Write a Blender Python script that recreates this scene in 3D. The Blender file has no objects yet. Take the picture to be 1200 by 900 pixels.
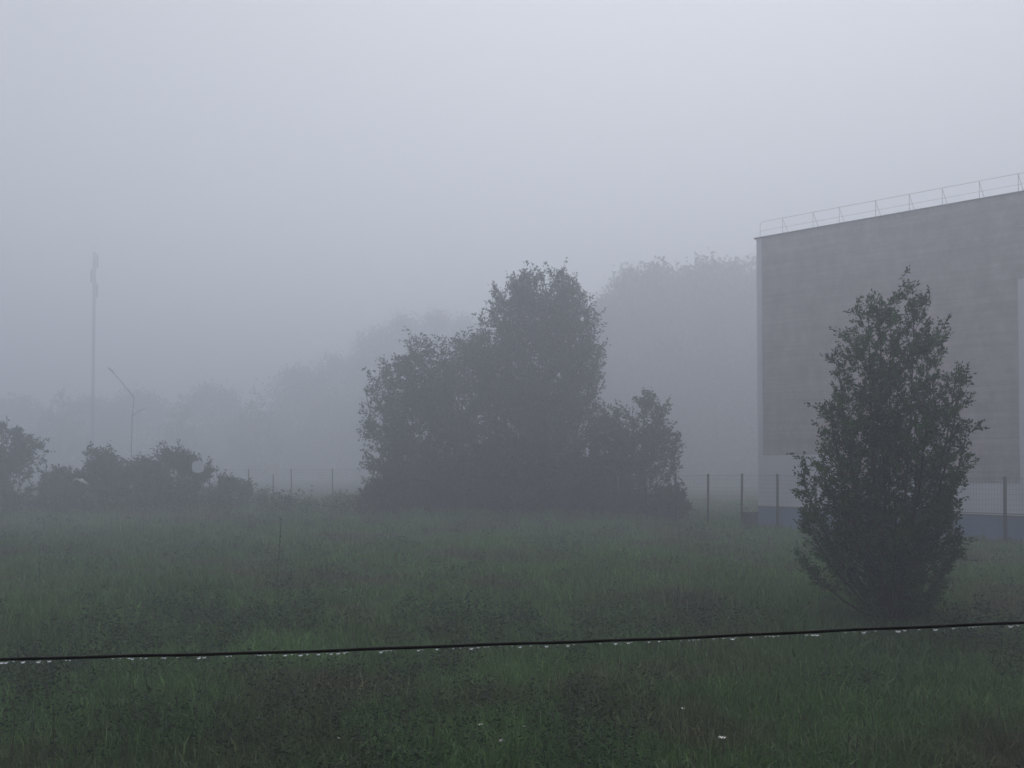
import bpy, math, random
import numpy as np
from mathutils import Vector, noise as mnoise

random.seed(7)
rng = np.random.default_rng(7)
S = bpy.context.scene
C = S.collection
R = math.radians

# ------------------------------------------------------------------ camera
CAM_H = 3.0
F = 924.0
PITCH = R(1.2)
PCY = 545.0 - F * math.tan(PITCH)      # principal point row (lens shift)
cd = bpy.data.cameras.new('camera')
cam = bpy.data.objects.new('camera', cd)
C.objects.link(cam)
cam.location = (0, 0, CAM_H)
cam.rotation_euler = (R(90) + PITCH, 0, 0)
cd.sensor_width = 36.0
cd.lens = F / 1200.0 * 36.0
cd.shift_y = (PCY - 450.0) / 1200.0
cd.clip_start = 0.05
cd.clip_end = 3000
S.camera = cam
_c, _s = math.cos(PITCH), math.sin(PITCH)


def at(px, py, Y):
    """world point at depth Y seen at a pixel of the 1200x900 photograph"""
    u, v = (px - 600) / F, (PCY - py) / F
    k = Y / (_c - v * _s)
    return Vector((u * k, Y, CAM_H + (_s + v * _c) * k))


# ------------------------------------------------------------------ helpers
def tag(o, label=None, cat=None, group=None, kind=None):
    if label:
        o['label'] = label
    if cat:
        o['category'] = cat
    if group:
        o['group'] = group
    if kind:
        o['kind'] = kind
    return o


def empty(name, loc, rz=0.0):
    o = bpy.data.objects.new(name, None)
    o.empty_display_size = 0.2
    C.objects.link(o)
    o.location = loc
    o.rotation_euler = (0, 0, rz)
    return o


def link_mesh(name, me, mat, parent=None):
    me.materials.append(mat)
    o = bpy.data.objects.new(name, me)
    C.objects.link(o)
    if parent:
        o.parent = parent
    return o


class MB:
    """collects boxes, tubes and faces into one mesh"""

    def __init__(self):
        self.v, self.f, self.smooth = [], [], []

    def add(self, vs, fs, smooth=False):
        n = len(self.v)
        self.v += [tuple(p) for p in vs]
        self.f += [tuple(i + n for i in f) for f in fs]
        self.smooth += [smooth] * len(fs)

    def box(self, x0, x1, y0, y1, z0, z1, fr=None):
        vs = [Vector((x, y, z)) for z in (z0, z1) for y in (y0, y1) for x in (x0, x1)]
        if fr:
            vs = [fr(p) for p in vs]
        self.add(vs, [(0, 2, 3, 1), (4, 5, 7, 6), (0, 1, 5, 4), (2, 6, 7, 3), (0, 4, 6, 2), (1, 3, 7, 5)])

    def tube(self, pts, rads, n=6, caps=True):
        pts = [Vector(p) for p in pts]
        vs, fs = [], []
        ref = None
        for i, p in enumerate(pts):
            t = (pts[min(i + 1, len(pts) - 1)] - pts[max(i - 1, 0)])
            if t.length < 1e-9:
                t = Vector((0, 0, 1))
            t.normalize()
            if ref is None:
                ref = Vector((1, 0, 0)) if abs(t.x) < 0.8 else Vector((0, 1, 0))
            a = (ref - t * ref.dot(t)).normalized()
            b = t.cross(a)
            ref = a
            for k in range(n):
                ang = 2 * math.pi * k / n
                vs.append(p + (a * math.cos(ang) + b * math.sin(ang)) * rads[i])
        for i in range(len(pts) - 1):
            for k in range(n):
                k2 = (k + 1) % n
                fs.append((i * n + k, i * n + k2, (i + 1) * n + k2, (i + 1) * n + k))
        if caps:
            fs.append(tuple(reversed(range(n))))
            fs.append(tuple((len(pts) - 1) * n + k for k in range(n)))
        self.add(vs, fs, True)

    def build(self, name, mat, parent=None):
        me = bpy.data.meshes.new(name)
        me.from_pydata(self.v, [], self.f)
        me.polygons.foreach_set('use_smooth', self.smooth)
        me.update()
        return link_mesh(name, me, mat, parent)


def quad_mesh(name, V, tint, mat, parent=None):
    """V: (n,4,3) separate quads; tint: (n,) value stored per vertex"""
    n = len(V)
    me = bpy.data.meshes.new(name)
    me.vertices.add(n * 4)
    me.vertices.foreach_set('co', V.reshape(-1).astype(np.float32))
    me.loops.add(n * 4)
    me.loops.foreach_set('vertex_index', np.arange(n * 4, dtype=np.int32))
    me.polygons.add(n)
    me.polygons.foreach_set('loop_start', (np.arange(n) * 4).astype(np.int32))
    at_ = me.attributes.new('tint', 'FLOAT', 'POINT')
    at_.data.foreach_set('value', np.repeat(tint, 4).astype(np.float32))
    me.update()
    me.validate()
    return link_mesh(name, me, mat, parent)


def norm(a):
    return a / np.maximum(np.linalg.norm(a, axis=-1, keepdims=True), 1e-9)


def leaf_quads(P, D, L, W):
    """leaf-shaped quads: base point P, direction D, length L, half width W"""
    n = len(P)
    r = norm(rng.normal(size=(n, 3)))
    side = norm(np.cross(D, r))
    nrm = np.cross(side, D)
    L = L[:, None]
    W = W[:, None]
    mid = P + D * L * 0.45
    fold = nrm * W * 0.35
    return np.stack([P, mid + side * W + fold, P + D * L - nrm * L * 0.12, mid - side * W + fold], axis=1)


# ------------------------------------------------------------------ materials
def new_mat(name):
    m = bpy.data.materials.new(name)
    m.use_nodes = True
    nt = m.node_tree
    b = nt.nodes['Principled BSDF']
    return m, nt, b


def plain(name, col, rough=0.6, var=0.25, scale=3.0, metallic=0.0, bump=0.0, detail=5):
    m, nt, b = new_mat(name)
    tc = nt.nodes.new('ShaderNodeTexCoord')
    nz = nt.nodes.new('ShaderNodeTexNoise')
    nz.inputs['Scale'].default_value = scale
    nz.inputs['Detail'].default_value = detail
    nt.links.new(tc.outputs['Object'], nz.inputs['Vector'])
    mx = nt.nodes.new('ShaderNodeMix')
    mx.data_type = 'RGBA'
    mx.inputs['A'].default_value = [c * (1 - var) for c in col] + [1]
    mx.inputs['B'].default_value = [c * (1 + var) for c in col] + [1]
    nt.links.new(nz.outputs['Fac'], mx.inputs['Factor'])
    nt.links.new(mx.outputs['Result'], b.inputs['Base Color'])
    b.inputs['Roughness'].default_value = rough
    b.inputs['Metallic'].default_value = metallic
    if bump:
        bp = nt.nodes.new('ShaderNodeBump')
        bp.inputs['Strength'].default_value = bump
        nt.links.new(nz.outputs['Fac'], bp.inputs['Height'])
        nt.links.new(bp.outputs['Normal'], b.inputs['Normal'])
    return m


def foliage(name, ca, cb, cc=None, patch=0.25, rough=0.6, trans=0.25):
    """leaf material: patches of two greens plus a per-leaf tint"""
    m, nt, b = new_mat(name)
    tc = nt.nodes.new('ShaderNodeTexCoord')
    nz = nt.nodes.new('ShaderNodeTexNoise')
    nz.inputs['Scale'].default_value = patch
    nz.inputs['Detail'].default_value = 6
    nz.inputs['Roughness'].default_value = 0.65
    nt.links.new(tc.outputs['Object'], nz.inputs['Vector'])
    rmp = nt.nodes.new('ShaderNodeValToRGB')
    e = rmp.color_ramp.elements
    e[0].position, e[0].color = 0.36, (*ca, 1)
    e[1].position, e[1].color = 0.64, (*cb, 1)
    if cc:
        k = e.new(0.5)
        k.color = (*cc, 1)
    nt.links.new(nz.outputs['Fac'], rmp.inputs['Fac'])
    at_ = nt.nodes.new('ShaderNodeAttribute')
    at_.attribute_name = 'tint'
    mul = nt.nodes.new('ShaderNodeMix')
    mul.data_type = 'RGBA'
    mul.blend_type = 'MULTIPLY'
    mul.inputs['Factor'].default_value = 1.0
    nt.links.new(rmp.outputs['Color'], mul.inputs['A'])
    nt.links.new(at_.outputs['Fac'], mul.inputs['B'])
    nt.links.new(mul.outputs['Result'], b.inputs['Base Color'])
    b.inputs['Roughness'].default_value = rough
    b.inputs['Specular IOR Level'].default_value = 0.3
    if trans:
        tr = nt.nodes.new('ShaderNodeBsdfTranslucent')
        nt.links.new(mul.outputs['Result'], tr.inputs['Color'])
        ms = nt.nodes.new('ShaderNodeMixShader')
        ms.inputs['Fac'].default_value = trans
        nt.links.new(b.outputs['BSDF'], ms.inputs[1])
        nt.links.new(tr.outputs['BSDF'], ms.inputs[2])
        nt.links.new(ms.outputs['Shader'], nt.nodes['Material Output'].inputs['Surface'])
    return m


M = {}
M['bark'] = plain('bark', (0.030, 0.028, 0.025), 0.9, 0.4, 9, bump=0.4)
M['leaf'] = foliage('willow_leaf', (0.022, 0.052, 0.022), (0.050, 0.108, 0.040), patch=1.1)
M['leaf_mid'] = foliage('thicket_leaf', (0.022, 0.036, 0.026), (0.034, 0.052, 0.036), patch=0.3)
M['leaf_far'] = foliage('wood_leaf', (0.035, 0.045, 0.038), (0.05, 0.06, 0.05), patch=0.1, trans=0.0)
M['grass'] = foliage('meadow_grass', (0.095, 0.092, 0.052), (0.068, 0.145, 0.042), (0.080, 0.162, 0.046), patch=0.22)
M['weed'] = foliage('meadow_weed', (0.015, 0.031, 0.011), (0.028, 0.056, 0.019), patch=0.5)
M['stalk'] = plain('dry_stalk', (0.035, 0.034, 0.028), 0.8, 0.3, 20)
M['straw'] = plain('straw', (0.22, 0.22, 0.17), 0.7, 0.2, 20)
M['seed'] = plain('seed_stem', (0.07, 0.075, 0.05), 0.8, 0.5, 0.6)
M['petal'] = plain('white_petal', (0.75, 0.76, 0.74), 0.6, 0.05, 20)
M['whitewall'] = plain('pale_render', (0.60, 0.62, 0.67), 0.85, 0.10, 0.7, bump=0.05)
M['plinth'] = plain('blue_plinth_paint', (0.15, 0.21, 0.35), 0.8, 0.12, 1.2, bump=0.05)
M['cap'] = plain('roof_cap_metal', (0.10, 0.10, 0.105), 0.5, 0.15, 2)
M['rail'] = plain('galvanised_rail', (0.14, 0.145, 0.15), 0.55, 0.15, 4, metallic=0.3)
M['post'] = plain('fence_post_metal', (0.022, 0.025, 0.03), 0.7, 0.3, 6)
M['wire'] = plain('fence_wire', (0.10, 0.105, 0.11), 0.6, 0.2, 6)
M['joint'] = plain('joint_sealant', (0.24, 0.22, 0.22), 0.9, 0.5, 1.5)
M['sheet'] = plain('dull_plastic', (0.16, 0.165, 0.17), 0.6, 0.2, 5)
M['roof'] = plain('roofing_felt', (0.06, 0.06, 0.06), 0.9, 0.2, 1)
M['boxm'] = plain('dark_painted_metal', (0.035, 0.035, 0.038), 0.6, 0.3, 5)
M['mast'] = plain('mast_steel', (0.045, 0.046, 0.05), 0.6, 0.2, 2)
M['signw'] = plain('white_sign_enamel', (0.92, 0.92, 0.92), 0.5, 0.03, 2)
M['cable'] = plain('black_rubber_cable', (0.006, 0.006, 0.006), 0.6, 0.4, 60, bump=0.2)
M['cable'].node_tree.nodes['Principled BSDF'].inputs['Specular IOR Level'].default_value = 0.2


def mat_brick():
    m, nt, b = new_mat('brown_brick')
    tc = nt.nodes.new('ShaderNodeTexCoord')
    sx = nt.nodes.new('ShaderNodeSeparateXYZ')
    nt.links.new(tc.outputs['Object'], sx.inputs[0])
    cx = nt.nodes.new('ShaderNodeCombineXYZ')
    nt.links.new(sx.outputs['X'], cx.inputs['X'])
    nt.links.new(sx.outputs['Z'], cx.inputs['Y'])
    br = nt.nodes.new('ShaderNodeTexBrick')
    br.inputs['Scale'].default_value = 1.0
    br.inputs['Brick Width'].default_value = 0.26
    br.inputs['Row Height'].default_value = 0.077
    br.inputs['Mortar Size'].default_value = 0.006
    br.inputs['Color1'].default_value = (0.375, 0.318, 0.320, 1)
    br.inputs['Color2'].default_value = (0.335, 0.288, 0.292, 1)
    br.inputs['Mortar'].default_value = (0.42, 0.40, 0.40, 1)
    nt.links.new(cx.outputs[0], br.inputs['Vector'])
    nz = nt.nodes.new('ShaderNodeTexNoise')
    nz.inputs['Scale'].default_value = 1.3
    nz.inputs['Detail'].default_value = 9
    nz.inputs['Roughness'].default_value = 0.72
    mp = nt.nodes.new('ShaderNodeMapping')
    mp.inputs['Scale'].default_value = (1.0, 1.0, 0.55)
    nt.links.new(tc.outputs['Object'], mp.inputs['Vector'])
    nt.links.new(mp.outputs[0], nz.inputs['Vector'])
    mr = nt.nodes.new('ShaderNodeMapRange')
    mr.inputs['From Min'].default_value = 0.3
    mr.inputs['From Max'].default_value = 0.7
    mr.inputs['To Min'].default_value = 0.74
    mr.inputs['To Max'].default_value = 1.24
    nt.links.new(nz.outputs['Fac'], mr.inputs['Value'])
    mx = nt.nodes.new('ShaderNodeMix')
    mx.data_type = 'RGBA'
    mx.blend_type = 'MULTIPLY'
    mx.inputs['Factor'].default_value = 1
    nt.links.new(br.outputs['Color'], mx.inputs['A'])
    nt.links.new(mr.outputs['Result'], mx.inputs['B'])
    m2 = nt.nodes.new('ShaderNodeMapping')
    m2.inputs['Scale'].default_value = (0.12, 0.12, 3.2)
    nt.links.new(tc.outputs['Object'], m2.inputs['Vector'])
    n2 = nt.nodes.new('ShaderNodeTexNoise')
    n2.inputs['Scale'].default_value = 1.6
    n2.inputs['Detail'].default_value = 5
    nt.links.new(m2.outputs[0], n2.inputs['Vector'])
    r2 = nt.nodes.new('ShaderNodeMapRange')
    r2.inputs['From Min'].default_value = 0.3
    r2.inputs['From Max'].default_value = 0.7
    r2.inputs['To Min'].default_value = 0.84
    r2.inputs['To Max'].default_value = 1.14
    nt.links.new(n2.outputs['Fac'], r2.inputs['Value'])
    x2 = nt.nodes.new('ShaderNodeMix')
    x2.data_type = 'RGBA'
    x2.blend_type = 'MULTIPLY'
    x2.inputs['Factor'].default_value = 1
    nt.links.new(mx.outputs['Result'], x2.inputs['A'])
    nt.links.new(r2.outputs['Result'], x2.inputs['B'])
    nt.links.new(x2.outputs['Result'], b.inputs['Base Color'])
    b.inputs['Roughness'].default_value = 0.9
    return m


M['brick'] = mat_brick()


def mat_ground():
    m, nt, b = new_mat('damp_soil_and_turf')
    tc = nt.nodes.new('ShaderNodeTexCoord')
    n1 = nt.nodes.new('ShaderNodeTexNoise')
    n1.inputs['Scale'].default_value = 0.3
    n1.inputs['Detail'].default_value = 10
    n1.inputs['Roughness'].default_value = 0.7
    nt.links.new(tc.outputs['Object'], n1.inputs['Vector'])
    rp = nt.nodes.new('ShaderNodeValToRGB')
    rp.color_ramp.elements[0].position = 0.35
    rp.color_ramp.elements[0].color = (0.026, 0.025, 0.017, 1)
    rp.color_ramp.elements[1].position = 0.62
    rp.color_ramp.elements[1].color = (0.020, 0.036, 0.016, 1)
    nt.links.new(n1.outputs['Fac'], rp.inputs['Fac'])
    nt.links.new(rp.outputs['Color'], b.inputs['Base Color'])
    b.inputs['Roughness'].default_value = 0.95
    b.inputs['Specular IOR Level'].default_value = 0.1
    return m


M['ground'] = mat_ground()


def mat_drop():
    m, nt, b = new_mat('rain_water')
    b.inputs['Base Color'].default_value = (1, 1, 1, 1)
    b.inputs['Roughness'].default_value = 0.0
    b.inputs['IOR'].default_value = 1.33
    b.inputs['Transmission Weight'].default_value = 1.0
    return m


M['drop'] = mat_drop()


# ------------------------------------------------------------------ ground
def gz(x, y):
    """gentle unevenness of the field (works on floats and arrays)"""
    return (0.06 * np.sin(x * 0.31 + 1.3) * np.sin(y * 0.27 + 0.4)
            + 0.04 * np.sin(x * 0.83 + y * 0.21) * np.cos(y * 0.71 + 2.0)
            + 0.02 * np.sin(x * 2.1 + 0.7) * np.sin(y * 1.9))


def build_ground():
    xs = np.concatenate([-np.geomspace(300, 41, 14), np.linspace(-40, 40, 161), np.geomspace(41, 300, 14)])
    ys = np.concatenate([np.linspace(-60, -6, 10), np.linspace(-5, 60, 131), np.geomspace(61, 320, 16)])
    X, Y = np.meshgrid(xs, ys)
    Z = gz(X, Y)
    far = np.clip((np.hypot(X, Y) - 60) / 60, 0, 1)
    Z = Z * (1 - far)
    nx, ny = len(xs), len(ys)
    V = np.stack([X, Y, Z], -1).reshape(-1, 3)
    fs = [(j * nx + i, j * nx + i + 1, (j + 1) * nx + i + 1, (j + 1) * nx + i) for j in range(ny - 1) for i in range(nx - 1)]
    me = bpy.data.meshes.new('ground')
    me.from_pydata(V.tolist(), [], fs)
    me.polygons.foreach_set('use_smooth', [True] * len(fs))
    o = link_mesh('ground', me, M['ground'])
    tag(o, 'rough uneven meadow ground fading into the fog', 'ground', kind='structure')


build_ground()


# smooth value noise on arrays for patchiness
_tab = rng.random((64, 64))


def vnoise(x, y, s):
    x, y = np.asarray(x) * s + 100, np.asarray(y) * s + 100
    xi, yi = np.floor(x).astype(int), np.floor(y).astype(int)
    fx, fy = x - xi, y - yi
    fx, fy = fx * fx * (3 - 2 * fx), fy * fy * (3 - 2 * fy)
    g = lambda a, b_: _tab[a % 64, b_ % 64]
    return ((g(xi, yi) * (1 - fx) + g(xi + 1, yi) * fx) * (1 - fy)
            + (g(xi, yi + 1) * (1 - fx) + g(xi + 1, yi + 1) * fx) * fy)


# building footprint (needed to keep grass out of it)
BL = Vector((14.96, 48.0, 0))
BU = Vector((10.6, -8.0, 0)).normalized()      # along the facade, to the right
BW = Vector((-BU.y, BU.x, 0)) * 1.0            # into the building
if BW.y < 0:
    BW = -BW


def in_building(x, y):
    dx, dy = x - BL.x, y - BL.y
    return ((dx * BU.x + dy * BU.y) > -0.05) & ((dx * BW.x + dy * BW.y) > -0.05)


def build_grass():
    n_t = 60000
    Y = 3.2 * np.exp(rng.random(n_t) * math.log(66 / 3.2))
    X = (rng.random(n_t) * 2 - 1) * (0.86 * Y + 2.5)
    keep = ~in_building(X, Y)
    X, Y = X[keep], Y[keep]
    tall = 0.55 * vnoise(X, Y, 0.22) + 0.45 * vnoise(X, Y, 0.8)
    per = 7
    n = len(X) * per
    tx, ty, th = np.repeat(X, per), np.repeat(Y, per), np.repeat(tall, per)
    spread = 0.05 + 0.006 * ty
    bx = tx + rng.normal(size=n) * spread
    by = ty + rng.normal(size=n) * spread
    h = (0.12 + 0.42 * th ** 1.6) * rng.uniform(0.55, 1.25, n)
    # taller weeds along the far edge of the field
    edge = np.clip((by - 40) / 8, 0, 1) * np.clip((6 - bx) / 4, 0, 1)
    h *= 1 + 1.1 * edge
    w = (0.0035 + 0.00042 * by) * rng.uniform(0.7, 1.4, n)
    az = rng.uniform(0, 2 * math.pi, n)
    lean = rng.uniform(0.1, 0.85, n)
    dx, dy = np.cos(az) * lean * h, np.sin(az) * lean * h
    wa = rng.uniform(0, 2 * math.pi, n)
    wx, wy = np.cos(wa) * w, np.sin(wa) * w
    bz = gz(bx, by) - 0.01
    o0 = np.zeros(n)
    V = np.empty((n, 5, 3), np.float32)
    base = np.stack([bx, by, bz], -1)
    W = np.stack([wx, wy, o0], -1)
    mid = base + np.stack([dx * 0.35, dy * 0.35, h * 0.62], -1)
    tip = base + np.stack([dx, dy, h * (1 - 0.28 * lean)], -1)
    V[:, 0], V[:, 1] = base - W, base + W
    V[:, 2], V[:, 3] = mid + W * 0.8, mid - W * 0.8
    V[:, 4] = tip
    me = bpy.data.meshes.new('grass')
    me.vertices.add(n * 5)
    me.vertices.foreach_set('co', V.reshape(-1))
    idx = np.array([0, 1, 2, 3, 3, 2, 4], np.int32)
    L = (np.arange(n, dtype=np.int32)[:, None] * 5 + idx[None, :]).reshape(-1)
    me.loops.add(n * 7)
    me.loops.foreach_set('vertex_index', L)
    me.polygons.add(n * 2)
    ls = (np.arange(n, dtype=np.int32)[:, None] * 7 + np.array([0, 4], np.int32)[None, :]).reshape(-1)
    me.polygons.foreach_set('loop_start', ls)
    t = np.repeat(rng.uniform(0.75, 1.2, len(X)), per) * rng.uniform(0.82, 1.18, n)
    t *= np.repeat(0.68 + 0.64 * (0.5 * vnoise(X + 7, Y + 3, 0.16) + 0.5 * vnoise(X, Y + 9, 0.55)), per)
    dry = rng.random(n) < 0.008
    t[dry] *= 2.0
    a = me.attributes.new('tint', 'FLOAT', 'POINT')
    a.data.foreach_set('value', np.repeat(t, 5).astype(np.float32))
    me.update()
    me.validate()
    o = link_mesh('grass', me, M['grass'])
    tag(o, 'rough unmown wet meadow grass', 'grass', kind='stuff')


build_grass()


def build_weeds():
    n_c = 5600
    Y = np.where(rng.random(n_c) < 0.62, rng.uniform(4.5, 16.0, n_c), 5.0 * np.exp(rng.random(n_c) * math.log(50 / 5.0)))  # extra dark weeds crowded close in, standing in for shade on the near ground
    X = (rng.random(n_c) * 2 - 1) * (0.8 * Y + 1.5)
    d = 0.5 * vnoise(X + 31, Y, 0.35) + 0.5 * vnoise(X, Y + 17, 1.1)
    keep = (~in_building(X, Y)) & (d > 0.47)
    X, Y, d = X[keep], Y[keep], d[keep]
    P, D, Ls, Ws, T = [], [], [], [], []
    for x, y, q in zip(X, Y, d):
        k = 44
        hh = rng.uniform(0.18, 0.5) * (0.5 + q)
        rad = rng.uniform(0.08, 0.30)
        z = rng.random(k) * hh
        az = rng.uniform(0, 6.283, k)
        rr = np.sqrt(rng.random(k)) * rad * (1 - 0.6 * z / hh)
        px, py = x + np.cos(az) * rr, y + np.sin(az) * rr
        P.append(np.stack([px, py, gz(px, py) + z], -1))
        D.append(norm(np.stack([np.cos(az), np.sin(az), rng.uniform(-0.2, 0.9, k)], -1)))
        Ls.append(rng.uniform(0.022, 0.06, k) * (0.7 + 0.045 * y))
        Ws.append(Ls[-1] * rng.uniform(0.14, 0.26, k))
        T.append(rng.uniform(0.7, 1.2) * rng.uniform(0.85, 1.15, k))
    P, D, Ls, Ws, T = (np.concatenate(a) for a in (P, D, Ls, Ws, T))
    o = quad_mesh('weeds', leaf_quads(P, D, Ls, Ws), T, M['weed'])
    tag(o, 'low broad-leaved weeds growing through the meadow grass, crowded close by to stand in for shade', 'weeds', kind='stuff')


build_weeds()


def build_tall_weeds():
    P, D, Ls, T = [], [], [], []
    for _ in range(1200):
        y = rng.uniform(44.5, 53)
        px = rng.choice((rng.uniform(-80, 430), rng.uniform(-80, 260), rng.uniform(420, 800)))
        x = (px - 600) / F * y
        hh = rng.uniform(0.5, 1.4) * (0.5 + 1.0 * vnoise(x, y, 0.4)) * (1.35 if px < 270 else 1.0)
        k = 34
        z = rng.random(k) ** 0.8 * hh
        az = rng.uniform(0, 6.283, k)
        rr = rng.random(k) * 0.28 * (1.1 - z / hh)
        q, w_ = x + np.cos(az) * rr, y + np.sin(az) * rr
        P.append(np.stack([q, w_, gz(q, w_) + z], -1))
        D.append(norm(np.stack([np.cos(az), np.sin(az), rng.uniform(0, 1.6, k)], -1)))
        Ls.append(rng.uniform(0.1, 0.22, k))
        T.append(rng.uniform(0.75, 1.2) * rng.uniform(0.85, 1.15, k))
    P, D, Ls, T = (np.concatenate(a) for a in (P, D, Ls, T))
    o = quad_mesh('tall_weeds', leaf_quads(P, D, Ls, Ls * 0.22), T, M['weed'])
    tag(o, 'ragged belt of tall weeds along the far edge of the meadow', 'weeds', kind='stuff')


build_tall_weeds()


def build_seed_stalks():
    n = 1500
    Y = 5.5 * np.exp(rng.random(n) * math.log(42 / 5.5))
    X = (rng.random(n) * 2 - 1) * (0.8 * Y + 1.5)
    keep = (~in_building(X, Y)) & (vnoise(X, Y + 40, 0.3) > 0.4)
    X, Y = X[keep], Y[keep]
    m_ = MB()
    for x, y in zip(X, Y):
        h = random.uniform(0.4, 0.95)
        a = Vector((x, y, float(gz(x, y)) - .02))
        l = Vector((random.gauss(0, .08), random.gauss(0, .08), 1)) * h
        b = a + l
        w_ = 0.0016 + 0.00012 * y
        m_.tube([a, a.lerp(b, .5) + Vector((random.gauss(0, .01), 0, 0)), b], [w_, w_, w_ * .7], 3, False)
        m_.tube([b, b + l * .05, b + l * .12], [w_ * 1.5, w_ * 2.6, w_ * .6], 4, False)
    o = m_.build('seed_stalks', M['seed'])
    tag(o, 'thin grass stems with seed heads rising above the meadow', 'grass stems', kind='stuff')


build_seed_stalks()


# ------------------------------------------------------------------ trees
def tree(name, loc, leaders, env, height, leaf_n, leaf_len, mat, label, cat='tree', group=None,
         n_branch=24, n_twig=10, trunk_r=0.09, up=(25, 60), gap=0.33, nscale=0.9, twig_len=0.34,
         low=0.08, droop=0.0, tubes=6, kind=None, tip=8, spike=0.0):
    """leaders: list of (x, y, z) tops in metres from the base.
    env: table (z fraction, left half width, right half width) in metres."""
    ov = twig_len * 0.8                    # twigs and leaves reach past the branch tips
    height -= ov - spike * 0.4
    leaders = [(x * 0.95, y * 0.95, max(z - ov + spike, 0.35)) for x, y, z in leaders]
    zf = [e[0] for e in env]
    el = [max(e[1] - ov * 0.6, 0.15) for e in env]
    er = [max(e[2] - ov * 0.6, 0.15) for e in env]

    def reach(z, ax):
        f = min(max(z / height, 0), 1)
        l, r = np.interp(f, zf, el), np.interp(f, zf, er)
        k = 0.5 + 0.5 * ax
        return l * (1 - k) + r * k

    root = empty(name, loc)
    root.rotation_euler = (0, 0, 0)
    tag(root, label, cat, group, kind)
    wood = MB()
    P, D, T = [], [], []
    ga = 0.0
    nl = len(leaders)
    off = Vector((random.random() * 50, random.random() * 50, random.random() * 50))
    for li, top in enumerate(leaders):
        top = Vector(top)
        b0 = Vector((random.uniform(-1, 1), random.uniform(-1, 1), 0)) * trunk_r * (1.3 if nl > 1 else 0)
        b0.z = -0.12
        ctrl = Vector((top.x * 0.75 + random.uniform(-.1, .1) * height * .1, top.y * 0.75, top.z * 0.45))
        N = 12
        pts = []
        for i in range(N + 1):
            t = i / N
            p = b0 * (1 - t) ** 2 + ctrl * 2 * t * (1 - t) + top * t * t
            j = 0.012 * height * t * (1 - t)
            pts.append(p + Vector((random.uniform(-j, j), random.uniform(-j, j), 0)))
        r0 = trunk_r * random.uniform(0.75, 1.1)
        wood.tube(pts, [r0 * (1 - 0.9 * i / N) + 0.004 for i in range(N + 1)], tubes)
        for _ in range(tip):
            fi = N * random.uniform(0.45, 0.999)
            i0 = min(int(fi), N - 1)
            q = np.array(pts[i0].lerp(pts[i0 + 1], fi - i0))
            tdn = np.array((top - pts[N - 2]).normalized()) * 0.9
            td = norm(tdn + rng.normal(size=3) * 0.45)
            kk = leaf_n
            P.append(q[None, :] + td[None, :] * rng.random((kk, 1)) * twig_len + rng.normal(size=(kk, 3)) * twig_len * 0.12)
            D.append(norm(td[None, :] * 0.8 + rng.normal(size=(kk, 3)) * 0.5))
            T.append(np.full(kk, rng.uniform(0.7, 1.4)))
        nb = max(4, int(n_branch * top.z / height))
        for bi in range(nb):
            t = low + (0.99 - low) * ((bi + random.random()) / nb) ** 0.85
            fi = t * N
            i0 = min(int(fi), N - 1)
            p = pts[i0].lerp(pts[i0 + 1], fi - i0)
            ga += 2.39996 + random.uniform(-0.5, 0.5)
            ev = R(random.uniform(*up))
            d = Vector((math.cos(ga) * math.cos(ev), math.sin(ga) * math.cos(ev), math.sin(ev)))
            # march outwards until leaving the envelope
            Lb, step = 0.0, height * 0.02
            while Lb < height * 0.75:
                q = p + d * (Lb + step)
                rr = reach(q.z, q.x / max(math.hypot(q.x, q.y), 1e-6))
                if q.z > height * 1.01 or math.hypot(q.x, q.y) > rr:
                    break
                Lb += step
            Lb = max(Lb, height * 0.035) * random.choice((0.7, 0.85, 0.95, 1.0, 1.0, 1.08))
            tipd = (d + Vector((0, 0, 0.45 - droop))).normalized()
            bp = []
            for k in range(6):
                s = k / 5
                bp.append(p + d * Lb * s * (1 - 0.3 * s) + tipd * Lb * 0.3 * s * s
                          + Vector((random.uniform(-1, 1), random.uniform(-1, 1), random.uniform(-1, 1))) * Lb * 0.02)
            rb = max(0.006, r0 * 0.45 * (1 - t) + 0.006)
            wood.tube(bp, [rb * (1 - 0.85 * k / 5) for k in range(6)], 4, False)
            nt_ = max(3, int(n_twig * (0.4 + Lb / (height * 0.25))))
            for ti in range(nt_):
                s = 0.12 + 0.88 * (ti + random.random()) / nt_
                fk = min(s, 0.999) * 5
                k0 = int(fk)
                q = bp[k0].lerp(bp[k0 + 1], fk - k0)
                v = mnoise.noise((q + off) * nscale)
                if v < -gap + 0.0:
                    continue
                td = (d * 0.7 + Vector((random.gauss(0, .6), random.gauss(0, .6), random.gauss(0.35 - droop, .45)))).normalized()
                tl = twig_len * random.uniform(0.6, 1.3)
                q2 = q + td * tl
                if tubes > 5:
                    wood.tube([q, q.lerp(q2, 0.5), q2], [rb * 0.3 + 0.002, 0.004, 0.002], 3, False)
                k = leaf_n
                ss = np.array([random.random() for _ in range(k)])[:, None]
                base = np.array(q)[None, :] * (1 - ss) + np.array(q2)[None, :] * ss
                P.append(base + rng.normal(size=(k, 3)) * twig_len * 0.1)
                dd = np.array(td)[None, :] * 0.7 + rng.normal(size=(k, 3)) * 0.6 + np.array([[0, 0, 0.05 - 0.5 * droop]])
                D.append(norm(dd))
                T.append(np.full(k, rng.uniform(0.62, 1.45)))
    P, D, T = np.concatenate(P), np.concatenate(D), np.concatenate(T)
    keep = P[:, 2] > 0.05
    P, D, T = P[keep], D[keep], T[keep]
    n = len(P)
    Ls = leaf_len * rng.uniform(0.65, 1.3, n)
    Ws = Ls * rng.uniform(0.2, 0.3, n)
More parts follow.
